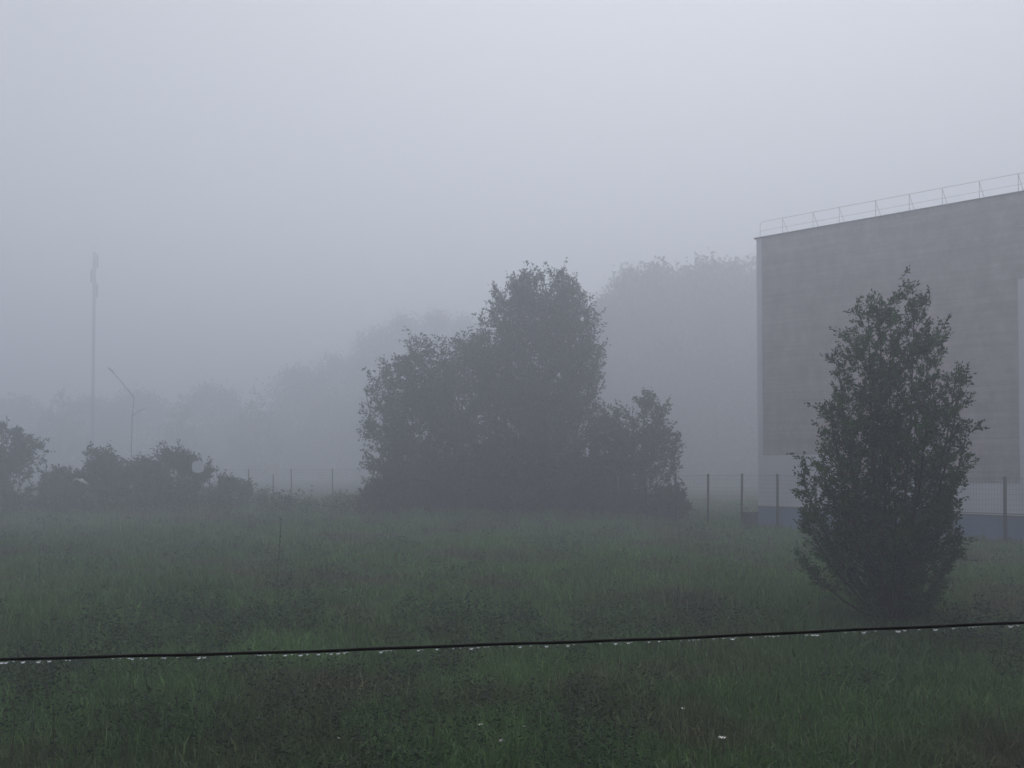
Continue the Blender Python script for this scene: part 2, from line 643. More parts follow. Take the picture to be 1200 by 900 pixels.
    quad_mesh('crown', leaf_quads(P, D, Ls, Ws), T * rng.uniform(0.75, 1.25, n), mat, root)
    wood.build('trunk', M['bark'], root)
    return root


# --- the young tree in front of the building
pxm = 15.0 / F / 0.995


def env_px(rows, cx, by, ty, s):
    H = (by - ty) * s
    return sorted([((by - y) / (by - ty), (cx - a) * s, (b - cx) * s) for y, a, b in rows]), H


rows = [(728, 1000, 1078), (705, 978, 1092), (680, 955, 1108), (650, 942, 1120), (600, 934, 1128), (550, 936, 1130),
        (500, 950, 1128), (450, 970, 1120), (410, 978, 1122), (370, 990, 1110), (345, 1000, 1104), (328, 1022, 1090)]
env, H = env_px(rows, 1042, 730, 328, pxm)
loc = at(1042, 730, 15.0)
loc.z = float(gz(loc.x, loc.y))
H = H
k = H / 402.0
lp_ = [(1037, 328, .1), (1077, 330, 0), (1012, 352, -.3), (1058, 346, .35), (1100, 378, .2), (990, 402, .3), (1124, 440, -.3), (966, 470, -.2),
       (1132, 408, .1), (1134, 488, -.2), (940, 545, .2), (1126, 570, .3), (936, 598, -.2), (1122, 625, -.2), (946, 655, .25), (1112, 675, .2),
       (1050, 480, -1.3), (1030, 500, 1.3), (1010, 590, -1.4), (1075, 600, 1.3), (1040, 660, -1.1), (1000, 690, -.5), (1078, 692, -.5)]
leads = [((x - 1042) * k, dy, (728 - y - (16 if y < 420 else 4)) * k) for x, y, dy in lp_]
tree('young_tree', loc, leads, env, H, 20, 0.066, M['leaf'],
     'young dark green bushy tree with several upright leaders in front of the brown building', 'tree',
     n_branch=31, n_twig=8, trunk_r=0.034, up=(8, 60), gap=0.30, nscale=2.4, twig_len=0.24, low=0.05, tip=26, spike=0.12)

# --- thicket in the middle of the field edge
DY = 49.0
s = DY / F
ROOT = []


def clump(name, cx, by, ty, rows, lead_px, label, Y, **kw):
    s_ = Y / F
    env_, H_ = env_px(rows, cx, by, ty, s_)
    p = at(cx, by, Y)
    p.z = float(gz(p.x, p.y)) if Y < 60 else 0.0
    k_ = s_
    ld = [((x - cx) * k_, dy, (by - y) * k_) for x, y, dy in lead_px]
    return tree(name, p, ld, env_, H_, kw.pop('leaf_n', 12), kw.pop('leaf_len', 0.2), kw.pop('mat', M['leaf_mid']), label, **kw)


clump('tall_tree', 635, 608, 320,
      [(608, 560, 700), (560, 545, 712), (500, 543, 712), (450, 548, 714), (400, 553, 710), (372, 562, 706), (345, 575, 692), (330, 590, 685), (318, 628, 668)],
      [(637, 325, 0), (604, 334, .5), (668, 328, -.4), (683, 338, .2), (583, 345, .3), (652, 330, .8), (610, 345, -1.0), (690, 365, .6), (700, 415, -1), (565, 385, 0), (560, 450, 1), (640, 400, 2), (640, 400, -2), (705, 480, 0)],
      'tallest tree of the thicket with three pointed leaders', DY, cat='tree', group='thicket at the far edge of the field',
      n_branch=34, n_twig=8, trunk_r=0.11, up=(22, 66), gap=0.17, tip=16, spike=0.5, nscale=0.55, twig_len=0.75, tubes=5, leaf_n=16)
clump('broad_tree', 490, 606, 392,
      [(606, 440, 600), (580, 424, 605), (540, 424, 605), (500, 426, 605), (470, 420, 605), (445, 414, 605), (425, 440, 605), (405, 490, 600), (385, 535, 590)],
      [(540, 392, 0), (512, 402, .6), (480, 415, -.6), (450, 432, 0), (422, 446, .4), (430, 490, -.5), (430, 540, .4), (500, 470, 1.8), (500, 480, -1.8), (560, 395, .5), (575, 420, -.8), (570, 470, .8), (580, 520, -.5), (545, 540, -1.2)],
      'broad rounded tree at the left flank of the thicket', DY + 1.0, cat='tree', group='thicket at the far edge of the field',
      n_branch=30, leaf_n=15, n_twig=9, trunk_r=0.09, tip=4, up=(5, 50), gap=0.22, nscale=0.5, twig_len=0.75, droop=0.3, tubes=5)
clump('spreading_shrub', 742, 610, 466,
      [(610, 690, 790), (590, 680, 800), (560, 680, 801), (530, 682, 800), (505, 685, 799), (485, 700, 792), (466, 730, 775)],
      [(762, 466, 0), (778, 474, .5), (740, 478, -.5), (795, 510, 0), (715, 490, .5), (790, 545, -.5), (700, 520, .5), (750, 530, -1.5)],
      'loose spreading shrub at the right flank of the thicket', DY - 3.5, cat='shrub', group='thicket at the far edge of the field',
      n_branch=22, leaf_n=13, n_twig=8, trunk_r=0.04, tip=5, spike=0.4, up=(10, 60), gap=0.12, nscale=0.7, twig_len=0.6, tubes=5)
clump('low_bush', 600, 612, 520,
      [(612, 500, 700), (580, 490, 710), (550, 520, 690), (520, 570, 640)],
      [(600, 520, 0), (560, 530, .5), (640, 535, -.5), (520, 560, 0), (680, 560, .3), (600, 560, 1)],
      'low dense bush at the foot of the tallest tree', DY - 3, cat='bush', group='thicket at the far edge of the field',
      n_branch=30, leaf_n=16, n_twig=8, trunk_r=0.04, up=(5, 50), gap=0.3, nscale=0.6, twig_len=0.5, tubes=5)
clump('low_bush', 690, 609, 540,
      [(609, 630, 770), (560, 640, 770), (525, 655, 760), (496, 665, 740)],
      [(700, 498, 0), (670, 520, .5), (732, 505, -.5), (715, 540, .8), (640, 580, 0), (750, 585, .3), (700, 570, -.8)],
      'rounded bush filling the gap between the tallest tree and the spreading shrub', DY - 3.5, cat='bush', group='thicket at the far edge of the field',
      n_branch=28, leaf_n=16, n_twig=8, trunk_r=0.04, up=(5, 50), gap=0.3, nscale=0.6, twig_len=0.5, tubes=5)
clump('low_bush', 530, 607, 550,
      [(607, 480, 590), (585, 475, 595), (550, 510, 560)],
      [(530, 550, 0), (505, 565, .5), (555, 562, -.5), (580, 585, .3), (490, 585, 0), (530, 575, -.9)],
      'low bush below the join of the broad tree and the tallest tree', DY - 2, cat='bush', group='thicket at the far edge of the field',
      n_branch=28, leaf_n=16, n_twig=8, trunk_r=0.04, up=(5, 50), gap=0.3, nscale=0.6, twig_len=0.5, tubes=5)
clump('low_bush', 455, 606, 560,
      [(606, 425, 500), (585, 420, 505), (560, 440, 490)],
      [(455, 560, 0), (435, 572, .5), (480, 570, -.5), (470, 580, -.8)],
      'low bush under the broad tree at the left end of the thicket', DY - 1, cat='bush', group='thicket at the far edge of the field',
      n_branch=26, leaf_n=16, n_twig=8, trunk_r=0.03, up=(5, 50), gap=0.35, nscale=0.6, twig_len=0.45, tubes=5)
clump('low_bush', 790, 613, 562,
      [(613, 745, 812), (600, 750, 810), (582, 765, 800)],
      [(785, 582, 0), (770, 586, .5), (800, 592, -.5), (755, 590, 0)],
      'low bush at the right end of the thicket by the fence', DY - 6.5, cat='bush', group='thicket at the far edge of the field',
      n_branch=26, leaf_n=16, n_twig=8, trunk_r=0.03, up=(5, 50), gap=0.35, nscale=0.6, twig_len=0.4, tubes=5)

# --- bushes at the left edge
for cx, by, ty, rw, ld, lab in (
    (5, 606, 505, [(606, -60, 70), (580, -70, 75), (550, -60, 62), (525, -45, 45), (505, -20, 18)],
     [(0, 505, 0), (22, 520, .5), (42, 545, -.5), (-35, 520, 0), (66, 574, 0), (10, 560, -1), (-15, 535, .6)], 'big grey green bush cut by the left border of the photo'),
    (120, 604, 536, [(604, 80, 160), (580, 78, 160), (555, 90, 155), (536, 95, 130)],
     [(108, 535, 0), (94, 541, .5), (124, 536, .2), (143, 549, -.5), (130, 570, 0.6), (82, 580, 0)], 'small bush with spiky top behind the tall weeds, left of the wide bush'),
    (200, 604, 532, [(604, 140, 255), (580, 140, 255), (555, 150, 248), (532, 180, 225)],
     [(205, 533, 0), (226, 537, .5), (184, 545, -.5), (160, 562, 0), (243, 552, .4), (200, 570, -1), (215, 550, .8), (172, 553, .3)], 'wide bush hiding the left part of the far fence'),
    (70, 604, 556, [(604, 40, 100), (585, 38, 104), (556, 60, 85)], [(72, 556, 0), (58, 566, .4), (90, 570, -.4), (100, 585, .2), (44, 580, 0)],
     'low ragged bush joining the big left bush and the spiky one'),
    (160, 605, 550, [(605, 130, 192), (585, 126, 196), (550, 148, 172)], [(158, 552, 0), (172, 560, .4), (146, 566, -.4), (188, 580, .2), (130, 582, 0)],
     'low ragged bush between the spiky bush and the wide one'),
    (268, 605, 572, [(605, 235, 305), (590, 232, 312), (572, 255, 280)], [(262, 572, 0), (285, 580, .4), (248, 582, -.4), (305, 590, .2)],
     'flat low bush right of the wide bush at the fence foot'),

):
    clump('bush', cx, by, ty, rw, ld, lab, 52.0, cat='bush', group='bushes along the left field edge',
          n_branch=17, leaf_n=13, n_twig=7, trunk_r=0.035, up=(15, 68), gap=0.10, nscale=0.8, twig_len=0.6, tubes=5, tip=5, spike=0.5)

# ------------------------------------------------------------------ trees far off in the fog
for cx, ty, hw, Y, lab in (
    (213, 462, 34, 158, 'faint pointed tree in the fog right of the bent street lamp'),
    (300, 455, 38, 158, 'faint pointed tree in the fog left of the thicket'),
    (70, 455, 40, 158, 'faint broad tree in the fog left of the radio mast'),
):
    by = 545 + 3 * F / Y
    h_ = by - ty
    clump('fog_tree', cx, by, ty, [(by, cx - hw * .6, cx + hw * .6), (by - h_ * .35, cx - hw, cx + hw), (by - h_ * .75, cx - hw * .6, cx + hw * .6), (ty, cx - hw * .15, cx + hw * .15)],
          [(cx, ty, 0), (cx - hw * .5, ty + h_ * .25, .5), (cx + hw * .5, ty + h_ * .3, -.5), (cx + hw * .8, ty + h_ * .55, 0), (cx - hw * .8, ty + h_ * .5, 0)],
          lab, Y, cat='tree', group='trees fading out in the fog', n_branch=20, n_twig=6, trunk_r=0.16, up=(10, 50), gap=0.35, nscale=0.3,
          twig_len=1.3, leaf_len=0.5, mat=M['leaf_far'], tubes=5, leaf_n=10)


def far_wood(name, rows, label):
    """a wood that reads as one mass: crowns (x px, top y px, half width px, depth)"""
    P, D = [], []
    wood = MB()
    for cx, ty, hw, Y in rows:
        b = at(cx, 545 + 3 * F / Y, Y)
        h = at(cx, ty, Y).z
        r = hw * Y / F
        wood.tube([(b.x, b.y, -0.2), (b.x, b.y, h * 0.5), (b.x, b.y, h * 0.95)], [0.28, 0.2, 0.05], 6)
        k = 420
        z = h * (0.005 + 0.975 * rng.random(k) ** 0.95)
        f = z / h
        rad = r * np.interp(f, [0, .2, .5, .75, .92, 1], [1.1, 1.0, 1, .85, .6, .25])
        az = rng.uniform(0, 6.283, k)
        rr = rad * rng.random(k) ** 0.4 * rng.uniform(0.7, 1.12, k)
        cen = np.stack([b.x + np.cos(az) * rr, b.y + np.sin(az) * rr, z], -1)
        for c in cen:
            m = 17
            P.append(c + rng.normal(size=(m, 3)) * np.array([1.0, 1.0, 0.95]))
            D.append(norm(rng.normal(size=(m, 3)) + np.array([0, 0, 0.3])))
    P, D = np.concatenate(P), np.concatenate(D)
    n = len(P)
    Ls = rng.uniform(0.5, 1.0, n)
    o = empty(name, (0, 0, 0))
    tag(o, label, 'wood', kind='stuff')
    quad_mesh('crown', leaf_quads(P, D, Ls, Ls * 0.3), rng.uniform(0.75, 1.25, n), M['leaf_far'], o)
    wood.build('trunk', M['bark'], o)


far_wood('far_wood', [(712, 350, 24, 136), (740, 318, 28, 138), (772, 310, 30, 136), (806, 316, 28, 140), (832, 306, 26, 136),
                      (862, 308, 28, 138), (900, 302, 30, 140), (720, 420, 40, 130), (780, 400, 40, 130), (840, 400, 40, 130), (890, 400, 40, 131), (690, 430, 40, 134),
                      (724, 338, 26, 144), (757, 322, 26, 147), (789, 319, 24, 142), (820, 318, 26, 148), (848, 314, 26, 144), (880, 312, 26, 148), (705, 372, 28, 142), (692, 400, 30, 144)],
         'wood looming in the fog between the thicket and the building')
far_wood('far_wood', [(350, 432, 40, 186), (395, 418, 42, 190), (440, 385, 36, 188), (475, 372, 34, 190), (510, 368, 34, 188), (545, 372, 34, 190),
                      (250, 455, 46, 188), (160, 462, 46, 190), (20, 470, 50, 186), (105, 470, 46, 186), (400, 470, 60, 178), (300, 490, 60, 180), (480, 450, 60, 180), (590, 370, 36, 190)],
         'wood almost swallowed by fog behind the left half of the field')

# ------------------------------------------------------------------ building
BH = 16.9


def fr(p):
    """facade frame: x along facade, y into the building, z up"""
    return BL + BU * p.x + BW * p.y + Vector((0, 0, p.z))


bld = empty('apartment_building', BL, math.atan2(BU.y, BU.x))
tag(bld, 'tall windowless brown building with pale corner strips and a railing along its roof', 'building')
BLEN, BDEP = 30.0, 13.0


def upx(px):
    """distance along the facade at a photo column"""
    u = (px - 600) / F / 1.0
    # ray x = u*y/(c) at horizon level
    kx = u / _c
    # BL.x + t*BU.x = kx*(BL.y + t*BU.y)
    return (kx * BL.y - BL.x) / (BU.x - kx * BU.y)


m = MB()
m.box(0, BLEN, 0, BDEP, 0.5, BH - 0.06)
m.build('wall', M['whitewall'], bld)
m = MB()
m.box(-0.04, BLEN + 0.04, -0.05, BDEP + 0.04, -0.3, 0.5)
m.build('plinth', M['whitewall'], bld)
m = MB()
m.box(-0.012, BLEN + 0.012, -0.065, 0.0, 0.5, 0.54)
m.build('plinth_flashing', M['cap'], bld)
# brown brick field, one slab per storey with an open joint between, stepped lower edge
xa, xs_, xr = 0.34, upx(985), upx(1195)
joints = [2.1, 3.6, 4.4, 7.1, 9.8, 12.45, 15.15, BH - 0.06]
m = MB()
m.box(xs_, xr, -0.035, 0, joints[0], joints[1])
for a, b_ in zip(joints[1:-1], joints[2:]):
    z0, z1 = a + (0.015 if a > 4 else 0), b_ - (0.015 if b_ < 16 else 0)
    if b_ <= 4.5:
        z0 = joints[1]
    m.box(xa, xr if a < 11 else xr, -0.035, 0, z0, z1)
m.box(xr, xr + 3.2, -0.035, 0, 12.465, 15.135)
m.box(xr, xr + 3.2, -0.035, 0, 15.165, BH - 0.06)
for a, b_ in zip(joints[2:-1], joints[3:]):
    m.box(xr + 3.2, BLEN - 0.34, -0.035, 0, a + 0.015, b_ - (0.015 if b_ < 16 else 0))
m.build('brick_panel', M['brick'], bld)
m = MB()
for z in joints[2:-1]:
    m.box(xa, xr, -0.028, 0, z - 0.0148, z + 0.0148)
m.build('joint_strip', M['joint'], bld)
m = MB()
m.box(-0.12, BLEN + 0.12, -0.12, 0.35, BH - 0.06, BH)
m.build('roof_edge_cap', M['cap'], bld)
m = MB()
m.box(-0.01, BLEN + 0.01, 0.352, BDEP, BH - 0.06, BH - 0.02)
m.build('roof', M['roof'], bld)
# railing: posts with raking braces, two rails, rounded end
rail = MB()
RY, RT = 0.16, BH + 0.98
x0 = 0.18
arc = [(x0, RY, BH), (x0, RY, RT - 0.25)] + [(x0 + 0.25 - 0.25 * math.cos(a), RY, RT - 0.25 + 0.25 * math.sin(a)) for a in (0.4, 0.8, 1.2, 1.57)]
arc += [(BLEN - 0.3, RY, RT)]
rail.tube(arc, [0.011] * len(arc), 6)
lo = [(x0 + 0.02, RY, BH + 0.42), (BLEN - 0.3, RY, BH + 0.42)]
rail.tube(lo, [0.007] * 2, 6)
ro = rail.build('railing', M['rail'], bld)
post_x = [upx(p) for p in (918, 954, 985, 1028, 1068, 1107, 1151)]
gapx = post_x[-1] - post_x[-2]
while post_x[-1] < BLEN - 2.5:
    post_x.append(post_x[-1] + gapx)
for i, x in enumerate(post_x):
    p_ = MB()
    p_.tube([(x, RY, BH), (x, RY, RT)], [0.011] * 2, 6)
    p_.tube([(x, RY + 0.02, RT - 0.03), (x + 0.22, RY + 0.55, BH - 0.02)], [0.010] * 2, 6)
    p_.build('railing_post', M['rail'], ro)

# ------------------------------------------------------------------ fences
POST_H = 2.5


def fence(name, pts, label, hgt=POST_H, pr=0.042):
    root = empty(name, (pts[0][0], pts[0][1], 0))
    tag(root, label, 'fence')
    o_ = Vector((pts[0][0], pts[0][1], 0))
    mesh = MB()
    for i, (x, y) in enumerate(pts):
        z = float(gz(x, y)) if y < 60 else 0.0
        pm = MB()
        lean = random.uniform(-0.05, 0.05)
        a = Vector((x, y, z)) - o_
        t_ = a + Vector((lean, 0, hgt))
        pm.tube([a - Vector((0, 0, .3)), t_], [pr, pr], 8)
        pm.tube([t_, t_ + Vector((0, 0, 0.02))], [pr * 1.15, pr * .85], 8)
        pm.build('post', M['post'], root)
        if i + 1 < len(pts):
            x2, y2 = pts[i + 1]
            z2 = float(gz(x2, y2)) if y2 < 60 else 0.0
            b_ = Vector((x2, y2, z2)) - o_
            nh, nv = 13, max(6, int((b_ - a).length / 0.10))
            for k in range(nh):
                h = 0.06 + (hgt - 0.12) * k / (nh - 1)
                r_ = 0.006 if k in (0, nh - 1) else 0.0025
                mesh.tube([a + Vector((0, -.045, h)), b_ + Vector((0, -.045, h))], [r_] * 2, 3, False)
            for k in range(nv):
                c_ = a.lerp(b_, (k + .5) / nv) + Vector((0, -.048, 0))
                mesh.tube([c_ + Vector((0, 0, 0.04)), c_ + Vector((0, 0, hgt - 0.04))], [0.0025] * 2, 3, False)
    mesh.build('wire_mesh', M['wire'], root)
    return root


A0, A1 = Vector((18.6, 30.0)), Vector((9.67, 39.0))
tt = [1.0 + 0.144 * (4 - i) for i in range(18)]
fence('wire_fence', [tuple(A0.lerp(A1, t)) for t in tt],
      'wire mesh fence on dark posts in front of the brown building', POST_H, 0.058)
wa, wb = A0.lerp(A1, 0.80), A0.lerp(A1, -1.05)
wd = (wb - wa).normalized()
lw = empty('low_wall', (wa.x, wa.y, 0), math.atan2(wd.y, wd.x))
tag(lw, 'low blue wall with thin dark top edge right behind the wire fence', 'wall', kind='thing')
m = MB()
m.box(0, (wb - wa).length, 0.22, 0.42, -0.3, 1.03)
m.build('panel', M['plinth'], lw)
m = MB()
m.box(-0.03, (wb - wa).length + 0.03, 0.18, 0.46, 1.03, 1.07)
m.build('coping', M['cap'], lw)
fpts = [at(px, 545, Y) for px, Y in ((520, 54), (478, 57.5), (437, 59.5), (390, 60), (342, 61), (292, 61.5), (246, 62), (198, 62.5), (150, 63), (102, 63.5), (54, 64), (6, 64.5), (-42, 65))]
fence('wire_fence', [(p.x, p.y) for p in fpts],
      'faint wire fence on thin posts at the far left edge of the field', 2.7)

# ------------------------------------------------------------------ box by the fence
bp_ = at(879.5, 612, 36.8)
bx = empty('utility_box', (bp_.x, bp_.y, float(gz(bp_.x, bp_.y))), R(-38))
tag(bx, 'small dark box with a flat lid standing at a fence post', 'utility box')
m = MB()
m.box(-.27, .27, -.22, .22, -.1, .70)
m.build('body', M['boxm'], bx)
m = MB()
m.box(-.31, .31, -.26, .26, .702, .75)
m.build('lid', M['boxm'], bx)
m = MB()
m.box(-.2, .2, -.235, -.222, .08, .62)
m.build('door', M['boxm'], bx)

# ------------------------------------------------------------------ mast, street lamp, signs
mp_ = at(108, 545, 134)
mast = empty('radio_mast', (mp_.x, mp_.y, 0))
tag(mast, 'tall thin lattice mast fading upward into the fog', 'mast')
mh = at(108, 296, 134).z
m = MB()
hw = 0.15
lev = int(mh / 1.2)
for c in ((-hw, -hw), (hw, -hw), (hw, hw), (-hw, hw)):
    m.tube([(c[0], c[1], 0), (c[0], c[1], mh)], [0.03, 0.03], 5)
cs = [(-hw, -hw), (hw, -hw), (hw, hw), (-hw, hw)]
for i in range(lev):
    z0, z1 = i * mh / lev, (i + 1) * mh / lev
    for k_ in range(4):
        a, b_ = cs[k_], cs[(k_ + 1) % 4]
        m.tube([(a[0], a[1], z0), (b_[0], b_[1], z1)], [0.018] * 2, 4)
        m.tube([(a[0], a[1], z1), (b_[0], b_[1], z1)], [0.018] * 2, 4)
m.build('lattice', M['mast'], mast)
for z, dx in ((mh - 1.5, 0.55), (mh - 4.0, -0.5), (mh - 6.5, 0.5)):
    m = MB()
    m.tube([(dx, 0, z - 1.1), (dx, 0, z + 1.1)], [0.13, 0.13], 8)
    m.tube([(0, 0, z), (dx, 0, z)], [0.04, 0.04], 5)
    m.build('antenna', M['mast'], mast)

lp = at(154, 545, 92)
lamp = empty('street_lamp', (lp.x, lp.y, 0))
tag(lamp, 'bent street lamp with a long arm rising to the left in the fog', 'street lamp')
rel = lambda px, py: at(px, py, 92) - Vector((lp.x, lp.y, 0))
m = MB()
m.tube([(0, 0, -.2), rel(154, 520), rel(155, 490), rel(157, 465)], [0.065, 0.058, 0.052, 0.045], 8)
m.build('pole', M['mast'], lamp)
m = MB()
m.tube([rel(157, 466), rel(150, 457), rel(141, 446), rel(133, 437)], [0.055, 0.05, 0.045, 0.04], 6)
m.build('arm', M['mast'], lamp)
m = MB()
m.tube([rel(134, 438), rel(131, 434.5), rel(127, 431)], [0.05, 0.10, 0.06], 8)
m.build('lamp_head', M['mast'], lamp)
m = MB()
m.tube([rel(156, 487), rel(164, 481), rel(171, 478)], [0.045, 0.04, 0.035], 6)
m.build('short_arm', M['mast'], lamp)

for px, py, w, h, Y, round_, lab in ((232, 547, 14, 14, 47, True, 'pale roundish sign at the right end of the wide bush'),
                                     (320, 549, 16, 14, 58, False, 'pale square sign between two far fence posts')):
    p = at(px, py, Y)
    sg = empty('sign', (p.x, p.y, 0))
    tag(sg, lab, 'sign', 'pale signs in the fog')
    hw_, hh_ = w * Y / F / 2, h * Y / F / 2
    m = MB()
    m.tube([(0, .06, -.2), (0, .06, p.z + hh_ * .8)], [0.04, 0.04], 8)
    m.build('pole', M['mast'], sg)
    m = MB()
    n = 24
    pw = 2.0 / (3.0 if round_ else 14.0)
    ring = []
    for k_ in range(n):
        a = 2 * math.pi * (k_ + .5) / n
        cx_, sz_ = math.cos(a), math.sin(a)
        ring.append((math.copysign(abs(cx_) ** pw, cx_) * hw_, math.copysign(abs(sz_) ** pw, sz_) * hh_ + p.z))
    m.add([(x, -.02, z) for x, z in ring] + [(x, .015, z) for x, z in ring],
          [tuple(range(n)), tuple(reversed(range(n, 2 * n)))] + [(k_, k_ + n, (k_ + 1) % n + n, (k_ + 1) % n) for k_ in range(n)])
    m.build('panel', M['whitewall'] if round_ else M['signw'], sg)

# pale sheet caught on the bushes
p = at(95, 564, 44)
m = MB()
nx, ny = 9, 6
vs = []
for j in range(ny):
    for i in range(nx):
        u, v = i / (nx - 1) - .5, j / (ny - 1) - .5
        vs.append((u * 0.75, v * 0.5, 0.16 * math.cos(u * 3.0) - 0.22 * u + 0.05 * math.sin(u * 11 + v * 7) - abs(v) * 0.25))
m.add(vs, [(j * nx + i, j * nx + i + 1, (j + 1) * nx + i + 1, (j + 1) * nx + i) for j in range(ny - 1) for i in range(nx - 1)], True)
o = m.build('plastic_sheet', M['sheet'])
o.location = p
sm = o.modifiers.new('thickness', 'SOLIDIFY')
sm.thickness = 0.01
tag(o, 'small pale sheet lying on the bushes at the left', 'sheet')

# ------------------------------------------------------------------ stalks, flowers and a lone weed in the meadow
def stalk(px, by, ty, lab, mat, r=0.006, sprigs=7):
    Y = CAM_H * F / (by - 545.0)
    p = at(px, by, Y)
    hgt = (by - ty) * Y / F
    b0 = (p.x, p.y, float(gz(p.x, p.y)))
    o = MB()
    pts = [(0, 0, -.05)]
    ox = oy = 0
    for i in range(1, 7):
        ox += random.uniform(-.012, .012) * hgt
        oy += random.uniform(-.012, .012) * hgt
        pts.append((ox, oy, hgt * i / 6))
    o.tube(pts, [r * (1 - .5 * i / 6) for i in range(7)], 5)
    for i in range(sprigs):
        f = random.uniform(.35, 1)
        k_ = min(int(f * 6), 5)
        a = Vector(pts[k_]).lerp(Vector(pts[k_ + 1]), f * 6 - k_)
        az = random.uniform(0, 6.28)
        L_ = random.uniform(.03, .07) * hgt ** .5
        d = Vector((math.cos(az), math.sin(az), 1.6)).normalized()
        sd = Vector((-math.sin(az), math.cos(az), 0))
        o.add([a, a + d * L_ * .5 + sd * L_ * .16, a + d * L_, a + d * L_ * .5 - sd * L_ * .16], [(0, 1, 2, 3)])
    ob = o.build('stalk', mat)
    ob.location = b0
    return tag(ob, lab, 'stalk', 'weed stalks in the meadow')


stalk(327, 716, 608, 'tallest thin dark stalk standing alone in the left half of the meadow', M['stalk'], .009, 16)
stalk(153, 862, 768, 'thin dark bent stalk just below the cable at the left', M['stalk'], .004, 4)
stalk(262, 668, 630, 'short dark stalk left of the tallest stalk', M['stalk'], .008, 9)
stalk(46, 690, 640, 'dark stalk near the left border of the meadow', M['stalk'], .009, 10)
stalk(672, 728, 668, 'dark leafy stalk in the middle of the meadow', M['stalk'], .008, 16)
stalk(746, 712, 682, 'short dark stalk right of the leafy middle stalk', M['stalk'], .007, 8)
stalk(186, 684, 667, 'pale dry stalk in the left half of the meadow', M['straw'], .009, 5)
stalk(288, 868, 852, 'short pale dry stalk leaning near the bottom left', M['straw'], .005, 3)
stalk(114, 830, 816, 'tiny pale dry stalk below the left part of the cable', M['straw'], .004, 3)


def flower(px, py, r, lab):
    Y = CAM_H * F / (py + 8 - 545.0)
    p = at(px, py, Y)
    g = float(gz(p.x, p.y))
    root = empty('flower', (p.x, p.y, g))
    tag(root, lab, 'flower', 'white flowers in the grass')
    h = max(p.z - g, .06) + 0.1
    m_ = MB()
    m_.tube([(0, 0, -.02), (0.01, 0, h)], [.003, .002], 4)
    m_.build('stem', M['stalk'], root)
    m_ = MB()
    for k_ in range(6):
        a = k_ * 1.047
        d, sd = Vector((math.cos(a), math.sin(a), .15)), Vector((-math.sin(a), math.cos(a), 0))
        c_ = Vector((0.01, 0, h))
        m_.add([c_, c_ + d * r * .6 + sd * r * .3, c_ + d * r, c_ + d * r * .6 - sd * r * .3], [(0, 1, 2, 3)])
    m_.build('petals', M['petal'], root)


for px, py, r, lab in ((586, 880, .05, 'brightest white flower near the bottom middle'), (562, 860, .03, 'small white flower left above the brightest flower'),
                       (612, 862, .03, 'small white flower right above the brightest flower'), (845, 876, .045, 'white flower near the bottom right of the thick weeds'),
                       (800, 841, .03, 'small white flower above the lone flower at the lower right'), (394, 877, .028, 'leftmost small white flower near the bottom')):
    flower(px, py, r, lab)

# the lone dark weed seen just above the cable at the right
p = at(1153, 728, 15.2)
root = empty('weed_plant', (p.x, p.y, float(gz(p.x, p.y))))
tag(root, 'small lone dark weed just above the cable at the right', 'weed')
k_ = 60
zz = rng.random(k_) * .30
az = rng.uniform(0, 6.283, k_)
rr = rng.random(k_) * .1
PP = np.stack([np.cos(az) * rr, np.sin(az) * rr, .05 + zz], -1)
DD = norm(np.stack([np.cos(az), np.sin(az), rng.uniform(0, 1, k_)], -1))
quad_mesh('leaves', leaf_quads(PP, DD, rng.uniform(.06, .1, k_), rng.uniform(.015, .03, k_)), rng.uniform(.5, .9, k_), M['weed'], root)
m = MB()
m.tube([(0, 0, -.05), (0.01, 0, .32)], [.008, .004], 5)
m.build('stem', M['stalk'], root)

# ------------------------------------------------------------------ the cable with rain drops, close to the camera
CY = 1.5
c0, c1 = at(0, 773, CY), at(1200, 729, CY)
cdv = (c1 - c0)


def cable_pt(t):
    p_ = c0 + cdv * t
    p_.z -= 0.006 * (4 * t * (1 - t)) if 0 <= t <= 1 else 0.0
    p_.z += 0.0007 * math.sin(t * 17.0) + 0.0004 * math.sin(t * 53.0 + 1.0)
    return p_


m = MB()
N = 900
pts = [cable_pt(-4.5 + 10 * i / N) for i in range(N + 1)]
m.tube(pts, [0.0029 + 0.0002 * math.sin(i * 1.9) for i in range(N + 1)], 10)
o = m.build('cable', M['cable'])
tag(o, 'taut black cable crossing the whole view close to the camera', 'cable')

